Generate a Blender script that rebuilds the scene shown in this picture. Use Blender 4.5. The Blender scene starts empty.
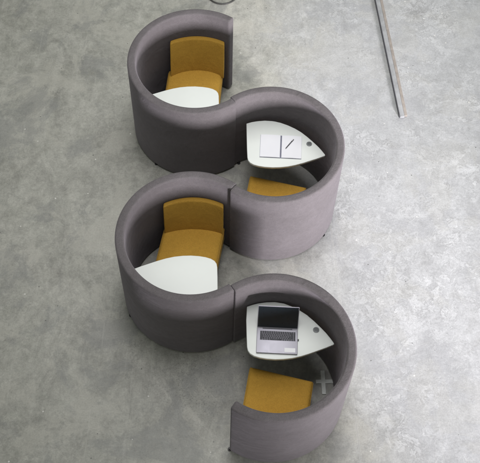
import bpy, bmesh, math, random
from mathutils import Vector, Matrix
random.seed(4)
D = bpy.data
SC = bpy.context.scene
COL = SC.collection
PI = math.pi
R = math.radians

# ------------------------------------------------------------------ materials
def new_mat(name):
    m = D.materials.new(name); m.use_nodes = True
    nt = m.node_tree
    return m, nt, nt.nodes['Principled BSDF']

def nd(nt, kind, **kw):
    n = nt.nodes.new(kind)
    for k, v in kw.items():
        if k in n.inputs: n.inputs[k].default_value = v
        else: setattr(n, k, v)
    return n

def ramp(nt, src, stops):
    r = nt.nodes.new('ShaderNodeValToRGB')
    e = r.color_ramp.elements
    while len(e) < len(stops): e.new(0.5)
    for el, (p, c) in zip(e, stops):
        el.position = p
        el.color = (c, c, c, 1) if not isinstance(c, tuple) else (*c, 1)
    nt.links.new(src, r.inputs[0])
    return r.outputs[0]

def mixc(nt, fac, a, b, mode='MIX'):
    m = nt.nodes.new('ShaderNodeMix'); m.data_type = 'RGBA'; m.blend_type = mode
    for i, v in ((0, fac), (6, a), (7, b)):
        if isinstance(v, (int, float)): m.inputs[i].default_value = v
        elif isinstance(v, tuple): m.inputs[i].default_value = (*v, 1)
        else: nt.links.new(v, m.inputs[i])
    return m.outputs[2]

def math_n(nt, op, a, b=0.0, clamp=False):
    m = nt.nodes.new('ShaderNodeMath'); m.operation = op; m.use_clamp = clamp
    for i, v in ((0, a), (1, b)):
        if isinstance(v, (int, float)): m.inputs[i].default_value = v
        else: nt.links.new(v, m.inputs[i])
    return m.outputs[0]

def noise(nt, vec, scale, detail=4, rough=.55, dist=0.0):
    n = nd(nt, 'ShaderNodeTexNoise', Scale=scale, Detail=detail, Roughness=rough, Distortion=dist)
    nt.links.new(vec, n.inputs['Vector'])
    return n.outputs['Fac']

def obj_vec(nt, scale=(1, 1, 1), loc=(0, 0, 0)):
    tc = nt.nodes.new('ShaderNodeTexCoord')
    mp = nd(nt, 'ShaderNodeMapping'); mp.inputs['Scale'].default_value = scale; mp.inputs['Location'].default_value = loc
    nt.links.new(tc.outputs['Object'], mp.inputs['Vector'])
    return mp.outputs[0]

def bump(nt, b, h, strength, dist):
    bn = nd(nt, 'ShaderNodeBump', Strength=strength, Distance=dist)
    nt.links.new(h, bn.inputs['Height']); nt.links.new(bn.outputs[0], b.inputs['Normal'])

def fabric(name, c1, c2, rough=.9, sheen=.25, tint=(1, 1, 1), wave=2.4):
    m, nt, b = new_mat(name)
    v = obj_vec(nt)
    big = noise(nt, v, 3.0, 5, .6)
    fine = noise(nt, v, 160, 3, .7)
    mot = noise(nt, v, 26, 4, .65)
    f = math_n(nt, 'ADD', math_n(nt, 'MULTIPLY', big, .6), math_n(nt, 'MULTIPLY', mot, .4))
    col = mixc(nt, ramp(nt, f, [(.32, 0.0), (.68, 1.0)]), c1, c2)
    col = mixc(nt, .6, col, ramp(nt, fine, [(.25, .60), (.75, 1.35)]), 'MULTIPLY')
    nt.links.new(col, b.inputs['Base Color'])
    b.inputs['Roughness'].default_value = rough
    b.inputs['Sheen Weight'].default_value = sheen
    b.inputs['Sheen Tint'].default_value = (*tint, 1)
    b.inputs['Specular IOR Level'].default_value = .25
    h = math_n(nt, 'ADD', math_n(nt, 'MULTIPLY', fine, .25), math_n(nt, 'MULTIPLY', noise(nt, v, 7, 4, .6, .4), 1.6))
    h = math_n(nt, 'ADD', h, math_n(nt, 'MULTIPLY', noise(nt, obj_vec(nt, (1, 1, 2.2)), 2.2, 3, .5, .8), wave))
    bump(nt, b, h, .45, .012)
    return m

def plain(name, c, rough=.5, metal=0.0, var=.12, scale=30, bmp=.0, coat=0.0):
    m, nt, b = new_mat(name)
    v = obj_vec(nt)
    n = noise(nt, v, scale, 4, .6)
    col = mixc(nt, ramp(nt, n, [(.3, 0.0), (.7, 1.0)]), tuple(x * (1 - var) for x in c), tuple(min(1, x * (1 + var)) for x in c))
    nt.links.new(col, b.inputs['Base Color'])
    b.inputs['Metallic'].default_value = metal
    nt.links.new(ramp(nt, n, [(.2, max(0, rough - .06)), (.8, min(1, rough + .06))]), b.inputs['Roughness'])
    b.inputs['Coat Weight'].default_value = coat
    if bmp: bump(nt, b, n, bmp, .004)
    return m

M = {}
M['wall_fabric'] = fabric('wall_fabric', (.088, .080, .081), (.124, .113, .117), tint=(.95, .88, 1), sheen=.2)
M['mustard'] = fabric('mustard_fabric', (.40, .222, .030), (.49, .28, .042), rough=.8, sheen=.12, tint=(1, .8, .4), wave=.3)
M['laminate'] = plain('white_laminate', (.74, .77, .74), .38, var=.02, scale=6)
M['black'] = plain('black_plastic', (.012, .012, .013), .45)
M['plinth'] = plain('dark_plinth', (.05, .048, .05), .7)
M['steel'] = plain('brushed_steel', (.42, .42, .43), .38, metal=.8)
M['grommet'] = plain('grey_grommet', (.19, .20, .205), .45)
M['grommet_dark'] = plain('dark_grommet', (.07, .075, .075), .5)
M['laptop'] = plain('laptop_silver', (.36, .35, .40), .42, metal=.35, var=.04)
M['laptop_deck'] = plain('laptop_deck', (.34, .33, .38), .45, metal=.3, var=.04)
M['keys'] = plain('laptop_keys', (.075, .075, .085), .5)
M['screen'] = plain('laptop_screen', (.011, .017, .023), .3, var=.05)
M['sticker'] = plain('white_sticker', (.80, .80, .82), .5, var=.03)
M['cover'] = plain('notebook_cover', (.20, .21, .30), .5)
M['cross'] = plain('grey_cross_metal', (.72, .75, .72), .55)
M['rail_steel'] = plain('rail_steel', (.25, .258, .262), .6, metal=0.0, var=.18, scale=12)
M['rail_wood'] = plain('rail_wood', (.24, .215, .19), .7, var=.2, scale=14, bmp=.3)
M['wire'] = plain('binding_wire', (.22, .22, .24), .4, metal=.5)
M['cable'] = plain('black_cable', (.03, .03, .028), .5)

def paper():
    m, nt, b = new_mat('ruled_paper')
    tc = nt.nodes.new('ShaderNodeTexCoord')
    sp = nt.nodes.new('ShaderNodeSeparateXYZ'); nt.links.new(tc.outputs['Object'], sp.inputs[0])
    fr = math_n(nt, 'FRACT', math_n(nt, 'MULTIPLY', sp.outputs['Y'], 125.0))
    ln = math_n(nt, 'LESS_THAN', fr, .14)
    n = noise(nt, tc.outputs['Object'], 8, 3)
    base = mixc(nt, n, (.80, .80, .84), (.86, .86, .89))
    col = mixc(nt, math_n(nt, 'MULTIPLY', ln, .35), base, (.45, .50, .66))
    nt.links.new(col, b.inputs['Base Color']); b.inputs['Roughness'].default_value = .7
    return m
M['paper'] = paper()

def concrete():
    m, nt, b = new_mat('worn_concrete')
    v = obj_vec(nt)
    sp = nt.nodes.new('ShaderNodeSeparateXYZ'); nt.links.new(v, sp.inputs[0])
    wob = noise(nt, v, .9, 5, .6)
    # eastern bay of the slab keeps a pale worn coating that peels in flakes
    xm = math_n(nt, 'ADD', sp.outputs['X'], math_n(nt, 'MULTIPLY', math_n(nt, 'SUBTRACT', wob, .5), 1.7))
    south = math_n(nt, 'MAXIMUM', math_n(nt, 'SUBTRACT', 3.9, sp.outputs['Y']), 0.0)
    xm = math_n(nt, 'SUBTRACT', xm, math_n(nt, 'MULTIPLY', south, .55))
    coat = nt.nodes.new('ShaderNodeMapRange'); coat.interpolation_type = 'SMOOTHSTEP'
    nt.links.new(xm, coat.inputs[0]); coat.inputs[1].default_value = -.1; coat.inputs[2].default_value = 1.15
    coat = coat.outputs[0]
    n1 = noise(nt, v, 1.3, 7, .62, .3)
    n2 = noise(nt, v, 6.5, 8, .68, .5)
    n3 = noise(nt, v, 45, 5, .7)
    col = mixc(nt, ramp(nt, n1, [(.36, 0.0), (.64, 1.0)]), (.235, .235, .205), (.335, .335, .300))
    col = mixc(nt, ramp(nt, n2, [(.34, 0.0), (.70, .85)]), col, (.375, .370, .335))
    colc = mixc(nt, ramp(nt, n1, [(.35, 0.0), (.65, 1.0)]), (.355, .362, .368), (.415, .422, .428))
    colc = mixc(nt, ramp(nt, n2, [(.46, 0.0), (.60, .7)]), colc, (.33, .335, .34))
    # flakes of the pale coat: hard edged islands
    fl = noise(nt, v, 7.5, 10, .70, .7)
    isl = ramp(nt, fl, [(.515, 0.0), (.535, 1.0)])
    rim = ramp(nt, fl, [(.488, 0.0), (.508, 1.0), (.518, 1.0), (.532, 0.0)])
    patch = ramp(nt, noise(nt, v, 1.15, 4, .55, .2), [(.47, 0.0), (.60, 1.0)])
    patchc = math_n(nt, 'MULTIPLY', patch, coat)
    colc = mixc(nt, math_n(nt, 'MULTIPLY', isl, math_n(nt, 'MULTIPLY', patch, .5)), colc, (.53, .54, .545))
    colc = mixc(nt, math_n(nt, 'MULTIPLY', rim, math_n(nt, 'MULTIPLY', patch, .34)), colc, (.26, .26, .255))
    col = mixc(nt, coat, col, colc)
    # dark scuffs and stains
    st = ramp(nt, noise(nt, obj_vec(nt, (1, 1, 1), (3.1, 1.7, 0)), 2.1, 8, .7, .6), [(.56, 0.0), (.72, 1.0)])
    col = mixc(nt, math_n(nt, 'MULTIPLY', st, .45), col, (.17, .165, .15))
    # fine grain
    col = mixc(nt, .55, col, ramp(nt, n3, [(.25, .70), (.75, 1.25)]), 'MULTIPLY')
    blot = noise(nt, obj_vec(nt, (1, 1, 1), (7, 2, 0)), 15, 6, .72, .4)
    bf = math_n(nt, 'SUBTRACT', .45, math_n(nt, 'MULTIPLY', coat, .25))
    col = mixc(nt, bf, col, ramp(nt, blot, [(.36, .74), (.64, 1.24)]), 'MULTIPLY')
    swirl = noise(nt, obj_vec(nt, (1, .6, 1), (1, 9, 0)), 3.2, 9, .74, 1.6)
    sf = math_n(nt, 'SUBTRACT', .85, math_n(nt, 'MULTIPLY', coat, .55))
    col = mixc(nt, sf, col, ramp(nt, swirl, [(.38, .80), (.50, 1.0), (.64, 1.18)]), 'MULTIPLY')
    # gritty worn spots
    grit = ramp(nt, noise(nt, v, 62, 4, .75), [(.53, 0.0), (.62, 1.0)])
    gd = nt.nodes.new('ShaderNodeVectorMath'); gd.operation = 'DISTANCE'; nt.links.new(v, gd.inputs[0]); gd.inputs[1].default_value = (-.30, 3.06, 0)
    near = ramp(nt, math_n(nt, 'ADD', gd.outputs['Value'], math_n(nt, 'MULTIPLY', math_n(nt, 'SUBTRACT', n2, .5), .5)), [(.18, 1.0), (.50, 0.0)])
    gm = math_n(nt, 'MAXIMUM', near, ramp(nt, noise(nt, obj_vec(nt, (1, 1, 1), (4, 4, 0)), 1.7, 5, .6), [(.56, 0.0), (.68, .8)]))
    col = mixc(nt, math_n(nt, 'MULTIPLY', math_n(nt, 'MULTIPLY', grit, gm), .55), col, (.10, .095, .085))
    # dark curled edges where the pale coat lifts
    cu = noise(nt, obj_vec(nt, (1, 1, 1), (2, 5, 0)), 11, 6, .68, .9)
    cl = ramp(nt, cu, [(.478, 0.0), (.498, 1.0), (.508, 1.0), (.520, 0.0)])
    cp = ramp(nt, noise(nt, obj_vec(nt, (1, 1, 1), (8, 3, 0)), 1.6, 4, .6, .3), [(.50, 0.0), (.60, 1.0)])
    wd_ = nt.nodes.new('ShaderNodeVectorMath'); wd_.operation = 'DISTANCE'; nt.links.new(v, wd_.inputs[0]); wd_.inputs[1].default_value = (1.3, 4.1, 0)
    worn = ramp(nt, math_n(nt, 'ADD', wd_.outputs['Value'], math_n(nt, 'MULTIPLY', math_n(nt, 'SUBTRACT', n1, .5), 1.6)), [(.25, 1.0), (.75, 0.0)])
    cp = math_n(nt, 'MAXIMUM', cp, worn)
    cw = math_n(nt, 'MULTIPLY', cp, coat)
    pk = ramp(nt, cu, [(.515, 0.0), (.53, 1.0), (.60, 1.0), (.66, 0.0)])
    col = mixc(nt, math_n(nt, 'MULTIPLY', math_n(nt, 'MULTIPLY', pk, cw), .28), col, (.55, .56, .565))
    col = mixc(nt, math_n(nt, 'MULTIPLY', math_n(nt, 'MULTIPLY', cl, cw), .5), col, (.20, .20, .20))
    gr2 = ramp(nt, noise(nt, v, 30, 6, .8), [(.36, 1.0), (.44, 0.0)])
    col = mixc(nt, math_n(nt, 'MULTIPLY', math_n(nt, 'MULTIPLY', gr2, cw), .4), col, (.22, .22, .22))
    p3 = ramp(nt, noise(nt, obj_vec(nt, (1, 1, 1), (5, 21, 0)), 1.5, 10, .68, .4), [(.53, 0.0), (.59, 1.0)])
    col = mixc(nt, math_n(nt, 'MULTIPLY', math_n(nt, 'MULTIPLY', p3, coat), .55), col, (.29, .295, .305))
    # worn light patches, bluish wet-looking patches and drag scratches in the bare slab
    bare = math_n(nt, 'SUBTRACT', 1.0, math_n(nt, 'MULTIPLY', coat, .7))
    p1 = ramp(nt, noise(nt, obj_vec(nt, (1, 1, 1), (12, 3, 0)), 1.9, 10, .66, .5), [(.52, 0.0), (.57, 1.0)])
    col = mixc(nt, math_n(nt, 'MULTIPLY', math_n(nt, 'MULTIPLY', p1, bare), .55), col, (.40, .392, .348))
    p2 = ramp(nt, noise(nt, obj_vec(nt, (1, 1, 1), (2, 14, 0)), 1.6, 10, .68, .5), [(.53, 0.0), (.60, 1.0)])
    col = mixc(nt, math_n(nt, 'MULTIPLY', math_n(nt, 'MULTIPLY', p2, bare), .5), col, (.19, .194, .188))
    for sx, sy, off, am in ((1.2, 42, 3, .35), (30, 1.0, 7, .3)):
        sc_ = ramp(nt, noise(nt, obj_vec(nt, (sx, sy, 1), (off, off, 0)), 1.0, 3, .5, .5), [(.655, 0.0), (.675, 1.0)])
        col = mixc(nt, math_n(nt, 'MULTIPLY', math_n(nt, 'MULTIPLY', sc_, p1 if am > .32 else bare), am * .6), col, (.44, .435, .40))
    # crisp grain, sandy pits and a saw-cut joint
    g1 = noise(nt, v, 80, 5, .85)
    col = mixc(nt, .32, col, ramp(nt, g1, [(.36, .62), (.64, 1.36)]), 'MULTIPLY')
    pits = ramp(nt, noise(nt, obj_vec(nt, (1, 1, 1), (6, 1, 0)), 48, 5, .75), [(.30, 1.0), (.375, 0.0)])
    col = mixc(nt, math_n(nt, 'MULTIPLY', pits, .5), col, (.15, .145, .13))
    sand = ramp(nt, noise(nt, obj_vec(nt, (1, 1, 1), (3, 8, 0)), 40, 5, .75), [(.63, 0.0), (.70, 1.0)])
    col = mixc(nt, math_n(nt, 'MULTIPLY', sand, .45), col, (.52, .51, .47))
    jx = math_n(nt, 'SUBTRACT', math_n(nt, 'ADD', sp.outputs['X'], math_n(nt, 'MULTIPLY', sp.outputs['Y'], .094)), 1.2895)
    jx = math_n(nt, 'ADD', jx, math_n(nt, 'MULTIPLY', math_n(nt, 'SUBTRACT', n2, .5), .012))
    ja = math_n(nt, 'ABSOLUTE', jx)
    col = mixc(nt, ramp(nt, ja, [(.005, .3), (.011, 0.0)]), col, (.50, .50, .48))
    col = mixc(nt, ramp(nt, ja, [(.001, .35), (.0022, 0.0)]), col, (.14, .135, .125))
    # specks
    for sc, th, cc, off, lim in ((7.0, .050, (.68, .67, .63), 0, .62), (9.0, .055, (.07, .07, .065), 5, .58), (4.0, .03, (.72, .71, .68), 9, .5)):
        vo = nd(nt, 'ShaderNodeTexVoronoi', Scale=sc); nt.links.new(obj_vec(nt, (1, 1, 0), (off, off * .7, 0)), vo.inputs['Vector'])
        cs = nt.nodes.new('ShaderNodeSeparateColor'); nt.links.new(vo.outputs['Color'], cs.inputs[0])
        dd = math_n(nt, 'ADD', vo.outputs['Distance'], math_n(nt, 'MULTIPLY', math_n(nt, 'SUBTRACT', n3, .5), .09))
        k = math_n(nt, 'MULTIPLY', math_n(nt, 'LESS_THAN', dd, th), math_n(nt, 'GREATER_THAN', cs.outputs[0], lim))
        col = mixc(nt, math_n(nt, 'MULTIPLY', k, .75), col, cc)
    # hairline cracks
    vc = nd(nt, 'ShaderNodeTexVoronoi', Scale=.75); vc.feature = 'DISTANCE_TO_EDGE'
    wv = nt.nodes.new('ShaderNodeVectorMath'); wv.operation = 'ADD'
    nz = nd(nt, 'ShaderNodeTexNoise', Scale=2.2, Detail=8, Roughness=.65); nt.links.new(v, nz.inputs['Vector'])
    sv = nt.nodes.new('ShaderNodeVectorMath'); sv.operation = 'SCALE'; sv.inputs[3].default_value = .55
    nt.links.new(nz.outputs['Color'], sv.inputs[0]); nt.links.new(v, wv.inputs[0]); nt.links.new(sv.outputs[0], wv.inputs[1])
    nt.links.new(wv.outputs[0], vc.inputs['Vector'])
    ck = math_n(nt, 'MULTIPLY', math_n(nt, 'LESS_THAN', vc.outputs['Distance'], .0032), ramp(nt, n1, [(.56, 0.0), (.64, .25)]))
    col = mixc(nt, ck, col, (.12, .115, .105))
    nt.links.new(col, b.inputs['Base Color'])
    nt.links.new(ramp(nt, n2, [(.3, .40), (.7, .58)]), b.inputs['Roughness'])
    b.inputs['Specular IOR Level'].default_value = .5
    h = math_n(nt, 'ADD', math_n(nt, 'MULTIPLY', n3, .5), math_n(nt, 'MULTIPLY', math_n(nt, 'MULTIPLY', isl, patchc), .5))
    bump(nt, b, math_n(nt, 'ADD', h, math_n(nt, 'MULTIPLY', n2, .4)), .35, .004)
    return m
M['concrete'] = concrete()

# ------------------------------------------------------------------ mesh helpers
def link(name, bm, mat, parent=None, smooth=35):
    bmesh.ops.recalc_face_normals(bm, faces=bm.faces)
    me = D.meshes.new(name); bm.to_mesh(me); bm.free()
    me.materials.append(M[mat])
    for p in me.polygons: p.use_smooth = True
    if smooth: me.set_sharp_from_angle(angle=R(smooth))
    o = D.objects.new(name, me); COL.objects.link(o)
    if parent: o.parent = parent
    return o

def thing(name, label, cat, loc=(0, 0, 0), rz=0.0, group=None):
    o = D.objects.new(name, None); COL.objects.link(o)
    o.empty_display_size = .1
    o.location = loc; o.rotation_euler = (0, 0, rz)
    tag(o, label, cat, group); return o

def tag(o, label, cat, group=None):
    o['label'] = label; o['category'] = cat
    if group: o['group'] = group

def prism(bm, pts, z0, z1):
    lo = [bm.verts.new((x, y, z0)) for x, y in pts]
    hi = [bm.verts.new((x, y, z1)) for x, y in pts]
    n = len(pts)
    bm.faces.new(lo[::-1]); bm.faces.new(hi)
    for i in range(n):
        j = (i + 1) % n
        bm.faces.new((lo[i], lo[j], hi[j], hi[i]))

def bevel_sharp(bm, w, seg=3, ang=40, pick=None):
    bmesh.ops.recalc_face_normals(bm, faces=bm.faces)
    es = [e for e in bm.edges if len(e.link_faces) == 2 and e.calc_face_angle(0) > R(ang) and (pick is None or pick(e))]
    bmesh.ops.bevel(bm, geom=es, offset=w, segments=seg, profile=.5, affect='EDGES', clamp_overlap=True)

def box(bm, x0, x1, y0, y1, z0, z1):
    prism(bm, [(x0, y0), (x1, y0), (x1, y1), (x0, y1)], z0, z1)

def cyl(bm, x, y, r, z0, z1, n=20):
    prism(bm, [(x + r * math.cos(2 * PI * i / n), y + r * math.sin(2 * PI * i / n)) for i in range(n)], z0, z1)

def tube(bm, pts, r, n=10, closed=False):
    pts = [Vector(p) for p in pts]; rings = []
    N = len(pts)
    for i, p in enumerate(pts):
        a = pts[(i - 1) % N] if (closed or i) else p
        c = pts[(i + 1) % N] if (closed or i < N - 1) else p
        t = (c - a).normalized()
        u = t.cross(Vector((0, 0, 1)));
        if u.length < 1e-4: u = Vector((1, 0, 0))
        u.normalize(); w = u.cross(t)
        rings.append([bm.verts.new(p + r * (math.cos(2 * PI * k / n) * u + math.sin(2 * PI * k / n) * w)) for k in range(n)])
    for i in range(N if closed else N - 1):
        A, B = rings[i], rings[(i + 1) % N]
        for k in range(n):
            l = (k + 1) % n
            bm.faces.new((A[k], A[l], B[l], B[k]))
    if not closed:
        bm.faces.new(rings[0][::-1]); bm.faces.new(rings[-1])

# ------------------------------------------------------------------ camera solved from the photograph
F, TH, H, ROLL = 970.4486, 1.0411632, 7.8241556, -.0351473
cd = D.cameras.new('camera'); cam = D.objects.new('camera', cd); COL.objects.link(cam)
right = Vector((1, 0, 0)); up = Vector((0, math.sin(TH), math.cos(TH)))
c, s = math.cos(ROLL), math.sin(ROLL)
cr = c * right - s * up; cu = s * right + c * up; cb = cr.cross(cu)
m3 = Matrix((cr, cu, cb)).transposed()
cam.matrix_world = Matrix.Translation((0, 0, H)) @ m3.to_4x4()
cd.sensor_fit = 'HORIZONTAL'; cd.sensor_width = 36; cd.lens = F / 480 * 36
cd.clip_end = 200
SC.camera = cam

# ------------------------------------------------------------------ setting
bm = bmesh.new()
vs = [bm.verts.new(p) for p in ((-30, -25, 0), (30, -25, 0), (30, 40, 0), (-30, 40, 0))]
bm.faces.new(vs)
fl = link('floor', bm, 'concrete', smooth=0); fl['kind'] = 'structure'

# ------------------------------------------------------------------ the pods
RO, T, HW = .62, .078, 1.002
A1, A2 = R(57.18), R(-51.67)
CENT = [(-.460, 5.788), (.260, 4.895), (-.397, 3.955), (.306, 3.007)]
TZ = .65

def wall_bm(d1, d2, free):
    bm = bmesh.new()
    a0, a1 = R(d1) + .0028, 2 * PI + R(d2) - .0028
    n = 96; z0 = .016; rows = []
    for i in range(n + 1):
        a = a0 + (a1 - a0) * i / n
        cx, sx = math.cos(a), math.sin(a)
        rows.append([bm.verts.new((r * cx, r * sx, z)) for r, z in ((RO, z0), (RO, HW), (RO - T, HW), (RO - T, z0))])
    for i in range(n):
        A, B = rows[i], rows[i + 1]
        for k in range(4):
            l = (k + 1) % 4
            bm.faces.new((A[k], B[k], B[l], A[l]))
    bm.faces.new(rows[0]); bm.faces.new(rows[-1][::-1])
    # soft long edges and free end; the joined ends butt tightly
    def ang(e):
        c_ = (e.verts[0].co + e.verts[1].co) / 2
        return math.atan2(c_.y, c_.x) % (2 * PI)
    def joined(e):
        a = ang(e); return abs(a - a1) < .01 or (abs(a - a0) < .01 and not free)
    bevel_sharp(bm, .018, 6, 40, lambda e: not joined(e))
    bevel_sharp(bm, .0045, 3, 60, joined)
    return bm

def table_pts(dy):
    base = [(.236, -.497), (.190, -.516), (.141, -.529), (.07, -.540), (-.002, -.538), (-.075, -.522), (-.146, -.493), (-.208, -.459), (-.265, -.419), (-.325, -.362),
            (-.381, -.301), (-.420, -.256), (-.452, -.212), (-.478, -.172), (-.4835, -.160), (-.478, -.152), (-.42, -.123), (-.355, -.094), (-.288, -.064), (-.216, -.036), (-.148, -.016), (-.078, -.004), (-.008, .001),
            (.061, -.002), (.115, -.010), (.160, -.024), (.192, -.045), (.210, -.072), (.217, -.105), (.223, -.2), (.23, -.35)]
    out = []
    for x, y in base:
        y = y * .955 + dy
        r = math.hypot(x, y)
        if r > .534: x, y = x * .534 / r, y * .534 / r
        out.append((x, y))
    return out

def table_bm(dy):
    bm = bmesh.new(); prism(bm, table_pts(dy), TZ - .026, TZ)
    bevel_sharp(bm, .005, 3, 60)
    return bm

def seat_quad(inset=0.0, rot=0.0, dy=0.0):
    q = [(.182, -.074), (.255, .450), (-.277, .423), (-.335, .037)]
    cx = sum(p[0] for p in q) / 4; cy = sum(p[1] for p in q) / 4
    o = []
    for x, y in q:
        x, y = (x - cx) * (1 - inset), (y - cy) * (1 - inset)
        o.append((cx + x * math.cos(rot) - y * math.sin(rot), cy + dy + x * math.sin(rot) + y * math.cos(rot)))
    return o

def bilerp_grid(q, n):
    a, b_, c_, d_ = [Vector((*p, 0)) for p in q]
    return [[a.lerp(b_, i / n).lerp(d_.lerp(c_, i / n), j / n) for j in range(n + 1)] for i in range(n + 1)]

def seat_bm(rot, dy):
    """upholstered block: domed top, softly rounded edges"""
    bm = bmesh.new(); n = 22
    g = bilerp_grid(seat_quad(0, rot, dy), n)
    def prof(t):                       # distance from the border -> rounded shoulder
        d = min(t, 1 - t) * .5
        return 0 if d > .028 else (1 - math.sqrt(max(0, 1 - (1 - d / .028) ** 2)))
    # non-uniform parameters so that the shoulder is finely cut
    def par(i): t = i / n; return .5 - .5 * math.cos(PI * t) if False else (t ** 2 * (3 - 2 * t))
    a, b_, c_, d_ = [Vector((*p, 0)) for p in seat_quad(0, rot, dy)]
    top = []
    for i in range(n + 1):
        row = []
        for j in range(n + 1):
            u, v = par(i), par(j)
            p = a.lerp(b_, u).lerp(d_.lerp(c_, u), v)
            dome = .012 * (1 - (2 * u - 1) ** 2) * (1 - (2 * v - 1) ** 2)
            z = .374 + dome - .026 * max(prof(u), prof(v))
            row.append(bm.verts.new((p.x, p.y, z)))
        top.append(row)
    for i in range(n):
        for j in range(n):
            bm.faces.new((top[i][j], top[i + 1][j], top[i + 1][j + 1], top[i][j + 1]))
    ring = [top[i][0] for i in range(n + 1)] + [top[n][j] for j in range(1, n + 1)] + [top[i][n] for i in range(n - 1, -1, -1)] + [top[0][j] for j in range(n - 1, 0, -1)]
    zs = (.30, .155, .14)
    prev = ring
    for k, z in enumerate(zs):
        sc = .988 if k == 2 else 1.0
        cx = sum(v.co.x for v in ring) / len(ring); cy = sum(v.co.y for v in ring) / len(ring)
        cur = [bm.verts.new((cx + (v.co.x - cx) * sc, cy + (v.co.y - cy) * sc, z)) for v in ring]
        for i in range(len(ring)):
            j = (i + 1) % len(ring)
            bm.faces.new((prev[i], prev[j], cur[j], cur[i]))
        prev = cur
    bm.faces.new(prev)
    return bm

def back_bm(mid, ends):
    bm = bmesh.new(); n = 26
    p0, p1 = R(61.5), R(121.5)
    rows = []
    for i in range(n + 1):
        t = i / n; a = p0 + (p1 - p0) * t; e = (2 * t - 1) ** 2
        cx, sx = math.cos(a), math.sin(a)
        rf_t, rf_b = .497 + .004 * e, mid + ends * e
        zt, zb = .712, .350
        sec = [(.541, zb), (.541, zt), (rf_t, zt)]
        for k in range(1, 7):
            q = k / 6
            sec.append((rf_t + (rf_b - rf_t) * q - .008 * math.sin(PI * q), zt + (zb - zt) * q))
        x = .52 * cx
        rows.append([bm.verts.new((x, math.sqrt(r * r - x * x), z)) for r, z in sec])
    m = len(rows[0])
    for i in range(n):
        for k in range(m):
            l = (k + 1) % m
            bm.faces.new((rows[i][k], rows[i + 1][k], rows[i + 1][l], rows[i][l]))
    bm.faces.new(rows[0]); bm.faces.new(rows[-1][::-1])
    bevel_sharp(bm, .012, 4, 45)
    return bm

POD = [
    ('dark grey curved booth with empty white table at the far end, beside the cable loop', 'mustard seat and bare white table, farthest pod', -.028, R(5), -.02),
    ('lilac grey curved booth whose table carries the open notebook and pen', '', .02, 0, 0),
    ('dark brownish grey curved booth with empty white table, between the notebook booth and laptop booth', '', -.006, 0, 0),
    ('grey curved booth nearest the camera whose table carries the open laptop', '', -.026, 0, 0),
]
GROUP = 'curved booths joined in a winding row'

proto_parts = {}
def foot_bm(a):
    bm = bmesh.new(); r = RO - .010
    cyl(bm, r * math.cos(a), r * math.sin(a), .016, 0, .012, 16)
    cyl(bm, r * math.cos(a), r * math.sin(a), .008, .0115, .030, 12)
    return bm

ENDS = [(57.18, -51.12, True), (55.05, -51.12, False), (55.05, -53.44, False), (57.18, -53.44, True)]
TABLES = []
for i, (lab, _, tdy, srot, sdy) in enumerate(POD):
    pod = thing('seating_booth', lab, 'booth', (*CENT[i], 0), PI if i % 2 else 0, GROUP)
    link('wall_panel', wall_bm(*ENDS[i]), 'wall_fabric', pod)
    st = link('seat', seat_bm(srot, sdy), 'mustard', pod, 50)
    bm = bmesh.new(); q = seat_quad(-.004, srot, sdy); pp = []
    for k in range(4):
        a_, b_ = Vector((*q[k], .340)), Vector((*q[(k + 1) % 4], .340))
        pp += [a_.lerp(b_, .02 + .96 * t / 7) for t in range(8)]
    tube(bm, pp, .0042, 8, True); link('piping', bm, 'mustard', st, 60)
    bm = bmesh.new(); prism(bm, seat_quad(.12, srot, sdy), 0, .1405); link('plinth', bm, 'plinth', pod)
    link('backrest', back_bm(*((.385, .012) if i == 0 else (.408, .040))), 'mustard', pod, 45)
    tt = link('table_top', table_bm(tdy), 'laminate', pod, 45)
    TABLES.append(tdy)
    if i % 2:                                    # only these tops show a power grommet
        bm = bmesh.new()
        gx, gy = (-.338, -.268 + tdy)
        cyl(bm, gx, gy, .026, TZ - .004, TZ + .004, 28); bevel_sharp(bm, .002, 2, 60)
        link('grommet', bm, 'grommet', tt)
        bm = bmesh.new()
        for k in range(5): box(bm, gx - .016, gx + .016, gy - .0145 + k * .0066, gy - .0115 + k * .0066, TZ + .003, TZ + .0052)
        link('grommet_cap', bm, 'grommet_dark', tt)
    bm = bmesh.new()                             # pedestal under the top, near the wall
    cyl(bm, -.02, -.49, .020, .012, TZ - .0265, 24)
    cyl(bm, -.02, -.49, .045, .0, .012, 40)
    cyl(bm, -.02, -.46, .05, TZ - .032, TZ - .0262, 32)
    link('pedestal', bm, 'steel', pod, 40)
    for a in ((232, 110, 68, -46), (148, 290, 225), (207, 110, 68), (57.4, 290, 225))[i]:
        link('foot', foot_bm(R(a)), 'black', pod)

# ------------------------------------------------------------------ things on the tables
def world(k, x, y, z):
    sg = -1 if k % 2 else 1
    return Vector((CENT[k][0] + sg * x, CENT[k][1] + sg * y, z))

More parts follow.
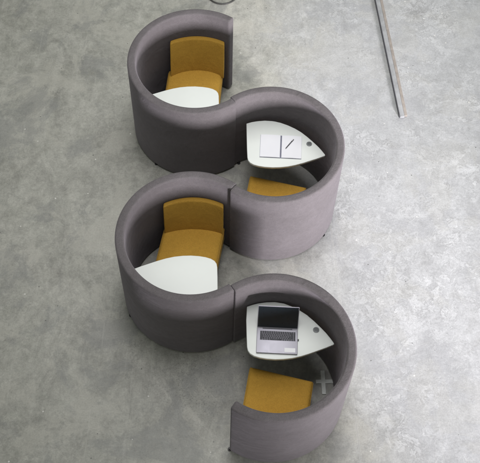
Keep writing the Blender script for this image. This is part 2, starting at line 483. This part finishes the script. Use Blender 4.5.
# laptop on the nearest booth's table (its own frame: x to the right, y away from the sitter)
Wl, Dl = .330, .218
lp_c = world(3, -.0225, -.157 - .022, TZ)
lap = thing('laptop', 'open silver laptop with dark screen and grey keys on the nearest white table', 'laptop', lp_c, R(-.8))
bm = bmesh.new(); box(bm, -Wl / 2, Wl / 2, -Dl / 2, Dl / 2, .003, .017); bevel_sharp(bm, .004, 3, 60)
link('base', bm, 'laptop', lap)
bm = bmesh.new(); box(bm, -.142, .150, .002, .088, .0172, .0182); link('keyboard_tray', bm, 'laptop_deck', lap)
bm = bmesh.new()
for r in range(6):
    n = 15 if r else 16
    y0 = .0045 + (5 - r) * .0137
    hh = .0118 if r else .0085
    x = -.139
    widths = {0: [1] * 16, 1: [1] * 13 + [1.8, 1], 2: [1.4] + [1] * 12 + [1.4, 1], 3: [1.7] + [1] * 11 + [2.1, 1], 4: [2.2] + [1] * 10 + [2.6, 1], 5: [1.3, 1, 1, 1.2, 5.6, 1.1, 1, 1, 1, 1, 1]}[r]
    u = .286 / sum(widths)
    for wd in widths:
        box(bm, x + .0009, x + wd * u - .0009, y0, y0 + hh, .0180, .0200); x += wd * u
link('keyboard', bm, 'keys', lap, 0)
bm = bmesh.new(); box(bm, -.058, .050, -.096, -.022, .0171, .0176); link('touchpad', bm, 'laptop', lap)
bm = bmesh.new(); box(bm, .060, .147, -.094, -.058, .0170, .0178); link('sticker', bm, 'sticker', lap)
bm = bmesh.new(); box(bm, Wl / 2 - .002, Wl / 2 + .010, .014, .027, .006, .012); link('usb_plug', bm, 'black', lap)
bm = bmesh.new(); tube(bm, [(-.12, Dl / 2 - .002, .0165), (.12, Dl / 2 - .002, .0165)], .006, 10); link('hinge', bm, 'keys', lap)
bm = bmesh.new(); box(bm, -Wl / 2, Wl / 2, 0, .216, -.006, 0); bevel_sharp(bm, .003, 3, 60)
lid = link('lid', bm, 'laptop', lap)
lid.location = (0, Dl / 2 - .001, .019); lid.rotation_euler = (R(61), 0, 0)
bm = bmesh.new(); box(bm, -Wl / 2 + .005, Wl / 2 - .005, .010, .211, -.0005, .0012); link('screen', bm, 'screen', lid)

# notebook
nb = thing('notebook', 'open spiral notebook with white ruled pages on the white table', 'notebook', world(1, -.082, -.163 + .014 - .056, TZ), R(-1.2))
bm = bmesh.new(); box(bm, -.188, .187, -.1245, .1235, .001, .0035); link('cover', bm, 'cover', nb)
for sg in (-1, 1):
    bm = bmesh.new()
    n = 10; x0, x1 = (.006, .186)
    lo = []; hi = []
    for k in range(n + 1):
        x = x0 + (x1 - x0) * k / n
        z = .0085 + .0025 * math.sin(PI * min(1, k / n * 1.15)) if sg < 0 else .0075 + .004 * math.sin(PI * k / n) ** 2
        for y, L in ((-.122, lo), (.123, hi)): L.append((sg * x, y, z))
    vl = [bm.verts.new(p) for p in lo]; vh = [bm.verts.new(p) for p in hi]
    bl = [bm.verts.new((p[0], p[1], .0036)) for p in lo]; bh = [bm.verts.new((p[0], p[1], .0036)) for p in hi]
    for k in range(n):
        bm.faces.new((vl[k], vl[k + 1], vh[k + 1], vh[k])); bm.faces.new((bl[k + 1], bl[k], bh[k], bh[k + 1]))
        bm.faces.new((bl[k], bl[k + 1], vl[k + 1], vl[k])); bm.faces.new((vh[k], vh[k + 1], bh[k + 1], bh[k]))
    bm.faces.new((bl[0], vl[0], vh[0], bh[0])); bm.faces.new((vl[n], bl[n], bh[n], vh[n]))
    link('page', bm, 'paper', nb, 30)
bm = bmesh.new()
for k in range(22):
    y = -.115 + k * .0109
    tube(bm, [(.0085 * math.cos(PI * q / 8), y + .0016 * q / 8, .005 + .0085 * math.sin(PI * q / 8)) for q in range(9)], .0011, 6)
link('spiral_binding', bm, 'wire', nb)

pa = world(1, -.120, -.139 - .035, TZ); pb = world(1, -.197, -.249 - .035, TZ)
pm = (pa + pb) / 2; pv = pb - pa
pen = thing('pen', 'dark slim pen lying slantwise on the notebook', 'pen', (pm.x, pm.y, TZ + .0155), math.atan2(pv.y, pv.x))
L = pv.length
def turned(prof, n=14):
    bm = bmesh.new(); rings = []
    for x, r in prof: rings.append([bm.verts.new((x, r * math.cos(2 * PI * k / n), r * math.sin(2 * PI * k / n))) for k in range(n)])
    for A, B in zip(rings, rings[1:]):
        for k in range(n): bm.faces.new((A[k], A[(k + 1) % n], B[(k + 1) % n], B[k]))
    bm.faces.new(rings[0][::-1]); bm.faces.new(rings[-1]); return bm
link('barrel', turned([(-L * .46, .0012), (-L * .40, .0036), (-L * .1, .0045), (L * .25, .0045)]), 'keys', pen)
link('cap', turned([(L * .245, .0048), (L * .49, .0046), (L * .5, .003)]), 'black', pen)
bm = bmesh.new(); box(bm, L * .30, L * .49, -.0015, .0015, .0045, .0068); link('clip', bm, 'steel', pen)

# grey cross on the floor
bm = bmesh.new()
a, w1 = .086, .017
cr_pts = [(-w1, -.115), (w1, -.115), (w1, -w1), (a, -w1), (a, w1), (w1, w1), (w1, .10), (-w1, .10), (-w1, w1), (-.062, w1), (-.062, -w1), (-w1, -w1)]
prism(bm, cr_pts, .0, .012); bevel_sharp(bm, .002, 2, 60)
cx = link('floor_cross', bm, 'cross'); cx.location = (*world(3, -.452, -.108, 0)[:2], .0005); cx.rotation_euler = (0, 0, R(3))
tag(cx, 'flat light grey cross on the floor beside the mustard seat', 'floor cross')

# edge rail lying on the floor at the right
ra, rb = Vector((1.381, 7.561, 0)), Vector((1.566, 5.965, 0))
rv = (rb - ra).normalized(); ra2 = ra - rv * 2.2
rail = thing('floor_rail', 'long straight metal rail with brown strip along it lying on the concrete', 'rail', rb, math.atan2(-rv.y, -rv.x))
Lr = (rb - ra2).length
bm = bmesh.new()
prism(bm, [(0, 0), (0, -.046), (Lr, -.046), (Lr, 0)][::-1], .0, .030); bevel_sharp(bm, .004, 2, 50)
link('channel', bm, 'rail_steel', rail)
bm = bmesh.new(); prism(bm, [(.015, -.0485), (.015, -.078), (Lr, -.078), (Lr, -.0485)][::-1], 0, .022); bevel_sharp(bm, .003, 2, 50)
link('wood_strip', bm, 'rail_wood', rail)
bm = bmesh.new(); prism(bm, [(0.01, .0022), (.01, .0075), (Lr, .0075), (Lr, .0022)], 0, .038); link('edge_lip', bm, 'keys', rail)

# cable loop at the top edge
bm = bmesh.new()
tube(bm, [(.172 * math.cos(2 * PI * k / 72) * (1 + .02 * math.sin(3 * k / 11)), .172 * math.sin(2 * PI * k / 72), .010 + .003 * math.sin(k / 5)) for k in range(72)], .0085, 10, True)
cl = link('cable_loop', bm, 'cable'); cl.location = (-.285, 7.592, 0)
tag(cl, 'thin black cable loop lying on the concrete behind the farthest booth', 'cable')

# ------------------------------------------------------------------ light
def area(name, loc, target, sx, sy, power, col):
    l = D.lights.new(name, 'AREA'); l.shape = 'RECTANGLE'; l.size = sx; l.size_y = sy; l.energy = power; l.color = col
    o = D.objects.new(name, l); COL.objects.link(o); o.location = loc
    o.rotation_euler = (Vector(target) - Vector(loc)).to_track_quat('-Z', 'Y').to_euler()
    return o
az, el, dist = R(-63), R(9.5), 9.0
tgt = Vector((1.0, 5.7, .8))
kd = Vector((math.cos(el) * math.cos(az), math.cos(el) * math.sin(az), math.sin(el)))
key = area('door_light', tgt + kd * dist, tgt, 1.0, 1.2, 150, (1, .955, 1)); key.data.spread = R(44)
area('window_light', (7.5, 13.5, 7.0), (.8, 5.5, 0), 6, 4, 170, (.97, .99, 1))
area('skylight', (.5, 9.2, 9.0), (.2, 7.8, 0), 6, 5, 350, (1, .995, .975))
fill = area('booth_fill', (.1, 4.6, 9.6), (.7, 5.1, 0), 3, 3, 49, (1, .98, 1)); fill.data.spread = R(62)  # unseen fill lamp, added overhead to brighten the booth interiors
wd = D.worlds.new('World'); SC.world = wd; wd.use_nodes = True
bg = wd.node_tree.nodes['Background']; bg.inputs[0].default_value = (.96, 1.0, .93, 1); bg.inputs[1].default_value = .315
SC.view_settings.view_transform = 'Standard'; SC.view_settings.look = 'None'
SC.view_settings.exposure = 0; SC.view_settings.gamma = 1
